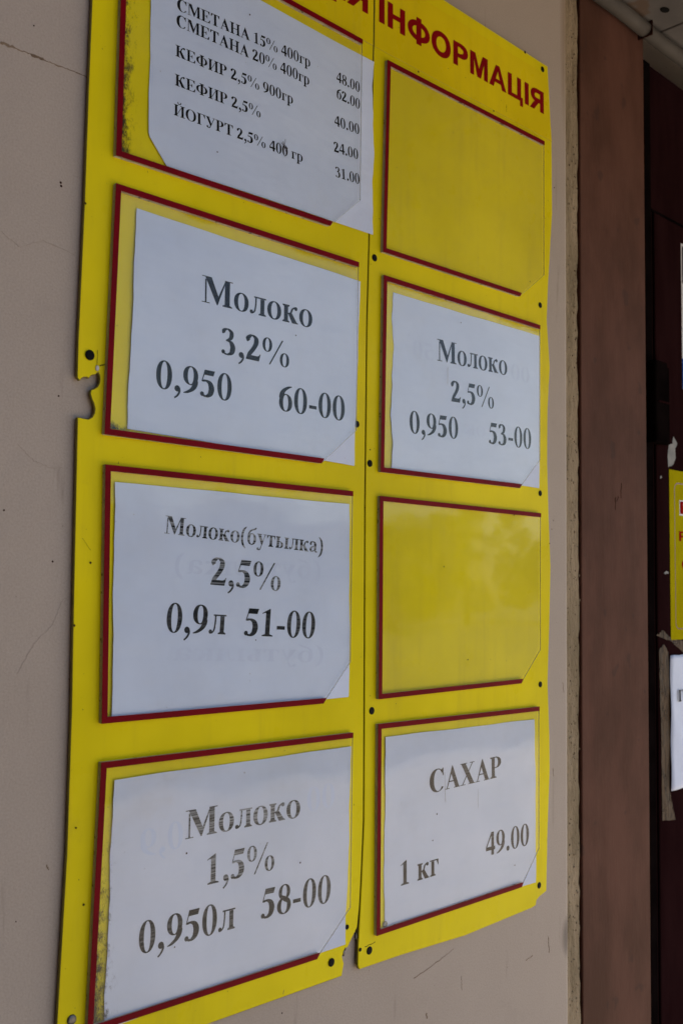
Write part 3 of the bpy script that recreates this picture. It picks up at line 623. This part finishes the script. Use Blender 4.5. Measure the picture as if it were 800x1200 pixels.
T(S8, '1 кг', (0.40672, 1.16884), (0.47382, 1.16971), (0.40632, 1.19606), 'inkbrown')
T(S8, '49.00', (0.5674, 1.17483), (0.66062, 1.17413), (0.56724, 1.20295), 'inkbrown')
# print showing through from the back of re-used sheets
def ghost(S, s, a, b, h): text(s, a, b, h, 'ghost', S[1], S[2], name='show_through_print', mirror=True, off=.00014)
ghost(S6, '00', (0.61872, 1.7984), (0.66212, 1.79916), .021)
ghost(S6, '50', (0.42087, 1.79504), (0.45913, 1.7962), .021)
ghost(S6, 'ок', (0.5187, 1.71216), (0.56297, 1.71281), .019)
ghost(S3, '(бутылка', (0.07959, 1.44187), (0.27725, 1.43207), .018)
ghost(S3, '(бутылка)', (0.07992, 1.52501), (0.27147, 1.52312), .020)
ghost(S4, '0,9', (0.05023, 1.26169), (0.09799, 1.26461), .025)
ghost(S4, '00', (0.25807, 1.27385), (0.29855, 1.27543), .025)
# squashed insect and tape scraps
P_ = (0.20541, 1.9878)
for k in range(9):
    t = random.uniform(0, 6.28); l = random.uniform(.003, .009)
    obj('insect_smear', *ribbon(*jag(P_, (P_[0]+l*cos(t), P_[1]+l*sin(t)), 4, .0005, .0002, .0007), -.0112+.0003, .0001), 'gap', S1[0]) if False else obj('insect_smear', *ribbon(*jag(P_, (P_[0]+l*cos(t), P_[1]+l*sin(t)), 4, .0005, .0002, .0007), YP1, .00015), 'gap', pockets[0])
for a, b, w0 in (((0.48137, 1.29066), (0.48335, 1.25462), .0005), ((0.54694, 1.26187), (0.5471, 1.23858), .0003), ((0.48212, 1.7919), (0.48233, 1.77022), .0005), ((0.22547, 1.0955), (0.22654, 1.09948), .0006)):
    pk = pockets[5] if a[1] > 1.6 else pockets[7]
    P2, W2 = jag(a, b, 6, .0002, w0*.5, w0); obj('scratch', *ribbon(P2, W2, YP1, .00012), 'crack', pk)
for x, z, r, pk in ((*(0.46746, 1.24262), .0011, 7), (*(0.45991, 1.21258), .0009, 7), (*(0.625, 1.15428), .0009, 7), (*(0.50788, 1.85365), .0008, 5), (*(0.4772, 1.54112), .0010, 6), (*(0.62198, 1.6137), .0012, 6), (*(0.45159, 1.38934), .0012, 6), (*(0.52509, 1.42524), .001, 6), (*(0.11616, 1.95361), .0008, 0), (*(0.15425, 2.115), .0009, 0), (*(0.22709, 1.78474), .0008, 1), (*(0.26098, 1.55816), .0007, 2), (*(0.1796, 1.45888), .0007, 2), (*(0.24616, 1.22412), .0010, 3), (*(0.09956, 1.25865), .0010, 3), (*(0.08848, 1.17412), .0008, 3), (*(0.4216, 2.15355), .0014, 4), (*(0.57436, 2.1565), .0012, 4)):
    obj('speck', *dome(x, z, YP1 if pk != 4 else YR, r, .0003, 8), 'gap', pockets[pk])
# rubber plug at the lower left corner inside the sugar pocket
V, F = dome(*(0.38143, 1.13118), -.0078, .0035, .0008, 10)
obj('sealant_dab', V, F, 'flake', pockets[7])

# ------------------------------------------------------------------ signs on the door
YD = .0402
def quad(px): return px
xs0 = 1.19622
st = thing('door_sticker', 'narrow white, black and blue sticker at the right edge, high on the maroon door', 'sticker', (xs0+.05, YD, 1.87685))
za, zb = 1.87685, 2.14353
bevel(obj('sticker_face', *box(xs0, xs0+.11, YD-.0006, YD, za, zb), 'white', st), .0003)
zc = 2.07068
obj('black_print', *box(xs0+.0035, xs0+.1065, YD-.0009, YD-.00065, zc, zb-.005), 'signblack', st)
for py in (333, 341): 
    pass
text('хх'.replace('х', 'Х'), (1.20169, 2.04856), (1.20169+.05, 2.04856), .014, 'signblack', st, flat(YD-.0006), sans if False else glyph, 'printed_text')
obj('blue_print', *box(xs0, xs0+.11, YD-.0009, YD-.00065, za, 1.93119), 'blue', st)
# yellow sign with a rounded red line
ys = thing('yellow_sign', 'small yellow paper sign with red letters and a thin rounded border on the maroon door', 'sign', (1.14137+.08, YD, 1.4312))
y0_, y1_ = 1.43112, 1.72713; x0_ = 1.14432
bevel(obj('sign_face', *prism([(x0_, y1_), (x0_+.001, y0_), (x0_+.19, y0_), (x0_+.19, y1_)], YD-.0006, YD), 'signyellow', ys), .0003)
bx, bz0, bz1 = 1.1626, 1.44983, 1.70464; r_ = .012
path = [(bx+.16, bz1)]+[(bx+r_-r_*sin(a*pi/12), bz1-r_+r_*cos(a*pi/12)) for a in range(0, 7)]+[(bx+r_-r_*cos(a*pi/12), bz0+r_-r_*sin(a*pi/12)) for a in range(0, 7)]+[(bx+.16, bz0)]
obj('border_line', *ribbon(path, [.0022]*len(path), YD-.0006, .0001), 'purple', ys)
for s, px, pt, pb, wd in (('ПР', 795.5, 588, 603, .055), ('РО', 794.5, 623, 635, .05), ('СО', 797.5, 656, 668, .05)):
    pass
def signtext(s, x, zb_, zt_, wd):
    text(s, (x, zb_), (x+wd, zb_), zt_-zb_, 'white' if False else 'signred', ys, flat(YD-.00068), sans, 'printed_text')
xx = 1.18203; obj('letter_outline', *join(box(xx-.0022, xx+.05, YD-.00066, YD-.0006, 1.64837, 1.67559)), 'white', ys)
obj('letter_gap', *box(xx+.0105, xx+.03, YD-.00072, YD-.00061, 1.64807, 1.66651), 'signyellow', ys)
signtext('П', xx, 1.65139, 1.67332, .040)
signtext('Р', 1.17717, 1.60318, 1.62048, .026)
signtext('С', 1.1864, 1.55383, 1.57034, .026)
# white notice under clear film, with old brown tape round it
wn = thing('white_notice', 'white paper notice in clear film taped to the maroon door below the yellow sign', 'notice', (1.1363+.08, YD, 1.17931))
x0_ = 1.13756
V, F = [], []; nx, nz = 16, 30; wz0, wz1 = 1.17628, 1.40499
for a in range(nx+1):
    for b in range(nz+1):
        u, v = a/nx, b/nz; x = x0_+.21*u+.0012*v; V.append((x, YD-.0022-.0011*sin(u*9+v*3)*(.3+.7*(1-v))-.0008*sin(v*13+u*20), wz0+(wz1-wz0)*v+.004*u*(1-v)+.0006*sin(u*30)*v))
for a in range(nx):
    for b in range(nz): F.append((a*(nz+1)+b, (a+1)*(nz+1)+b, (a+1)*(nz+1)+b+1, a*(nz+1)+b+1))
o = obj('sheet', V, F, 'paper', wn, True, recalc=False); s_ = o.modifiers.new('thickness', 'SOLIDIFY'); s_.thickness = .0002
text('ГР', (1.16182, 1.32525), (1.16182+.040, 1.32525), 1.34492-1.32525, 'ink', wn, flat(YD-.0045))
def patch(pts, label, m='tape', name='tape_strip', cat='tape', th=.0009, y=YD):
    P = []
    for i, a in enumerate(pts):
        b = pts[(i+1) % len(pts)]
        for k in range(6):
            t = k/6; P.append((a[0]+(b[0]-a[0])*t+random.uniform(-.0009, .0009), a[1]+(b[1]-a[1])*t+random.uniform(-.0009, .0009)))
    return obj(name, *prism(P, y-th, y-.0001), m, None)
tag(patch([(1.10267, 1.41499), (1.12041, 1.42452), (1.13498, 1.41101), (1.13692, 1.35874), (1.13482, 1.1795), (1.1531, 1.12709), (1.10901, 1.13076), (1.10828, 1.24644), (1.10458, 1.36052)], '', th=.0009), 'wrinkled strip of old brown tape along the left edge of the white door notice', 'tape')
tag(patch([(1.09441, 1.43959), (1.14732, 1.42812), (1.22732, 1.39128), (1.22817, 1.4259), (1.14742, 1.43309), (1.11793, 1.44917)], '', th=.0005), 'smeared brown tape residue between the yellow sign and the white notice', 'tape')
o = patch([(1.14025, 1.75342), (1.14514, 1.77044), (1.15744, 1.77329), (1.16081, 1.78728), (1.17606, 1.77533), (1.16653, 1.76519), (1.16931, 1.75033), (1.15974, 1.7358), (1.14132, 1.73107)], '', 'flake', 'peeled_paint', 'paint', .0004); o.parent = door; 
o = patch([(1.11247, 1.71064), (1.11698, 1.71399), (1.11988, 1.7098), (1.1139, 1.70781)], '', 'flake', 'peeled_paint', 'paint', .0004); o.parent = door
o = patch([(1.12274, 1.54663), (1.13473, 1.5498), (1.14067, 1.54625), (1.12864, 1.54381)], '', 'flake', 'peeled_paint', 'paint', .0003); o.parent = door

# ------------------------------------------------------------------ across the street (seen only as faint reflections in the clear pockets)
op = thing('brick_house', 'long low pale house with a brown roof across the street', 'house', (30, -42, -.15))
obj('wall', *box(14, 50, -48, -40, -.15, 3.4), 'render_', op)
obj('roof', *prism([(13.5, 3.402), (50.5, 3.402), (50.0, 5.0), (14.0, 5.0)], -48.4, -39.5), 'roof', op)
for i in range(4): obj('window', *box(17+i*8, 18.4+i*8, -39.999, -39.95, 1.0, 2.4), 'pane', op)
def tree(x, y, h, r, label):
    t = thing('broadleaf_tree', label, 'tree', (x, y, -.15), 'trees across the street')
    V, F = [], []
    for k in range(7):
        for j in range(8): a = 2*pi*j/8; rr = .22*(1-k/9); V.append((x+rr*cos(a)+.05*sin(k), y+rr*sin(a), -.15+h*.6*k/6))
        if k:
            for j in range(8): F.append(((k-1)*8+j, (k-1)*8+(j+1) % 8, k*8+(j+1) % 8, k*8+j))
    obj('trunk', V, F, 'bark', t)
    V, F = [], []; cl = [(random.gauss(0, r*.5), random.gauss(0, r*.5), random.uniform(h*.2, h*.9), random.uniform(.5, 1.0)) for _ in range(26)]
    for i in range(3200):
        c = random.choice(cl); d = Vector((random.gauss(0, 1), random.gauss(0, 1), random.gauss(0, .8))).normalized()*c[3]*random.uniform(.6, 1.1)
        p = Vector((x+c[0], y+c[1], c[2]))+d; a = Vector((random.gauss(0, 1), random.gauss(0, 1), random.gauss(0, 1))).normalized()*.13; b = a.orthogonal().normalized()*.07
        k = len(V); V += [p-a, p+b, p+a, p-b]; F.append((k, k+1, k+2, k+3))
    obj('crown', V, F, 'leaf', t, recalc=False)
for a in ((18, -30, 4.6, 2.6, 'bushy green tree nearest the shop on the far kerb'), (25, -31, 5.4, 2.9, 'bushy green tree second along the far kerb row'), (32, -30, 4.8, 2.8, 'low bushy green tree in the middle of the far kerb row'), (39, -31, 5.8, 3.0, 'tallest green tree in the far kerb row'), (46, -30, 5.0, 2.8, 'bushy green tree before the last in the far kerb row'), (54, -31, 5.6, 3.0, 'green tree at the far end of the kerb row')): tree(*a)
for o in bpy.data.objects:
    if '_w' in o: del o['_w']
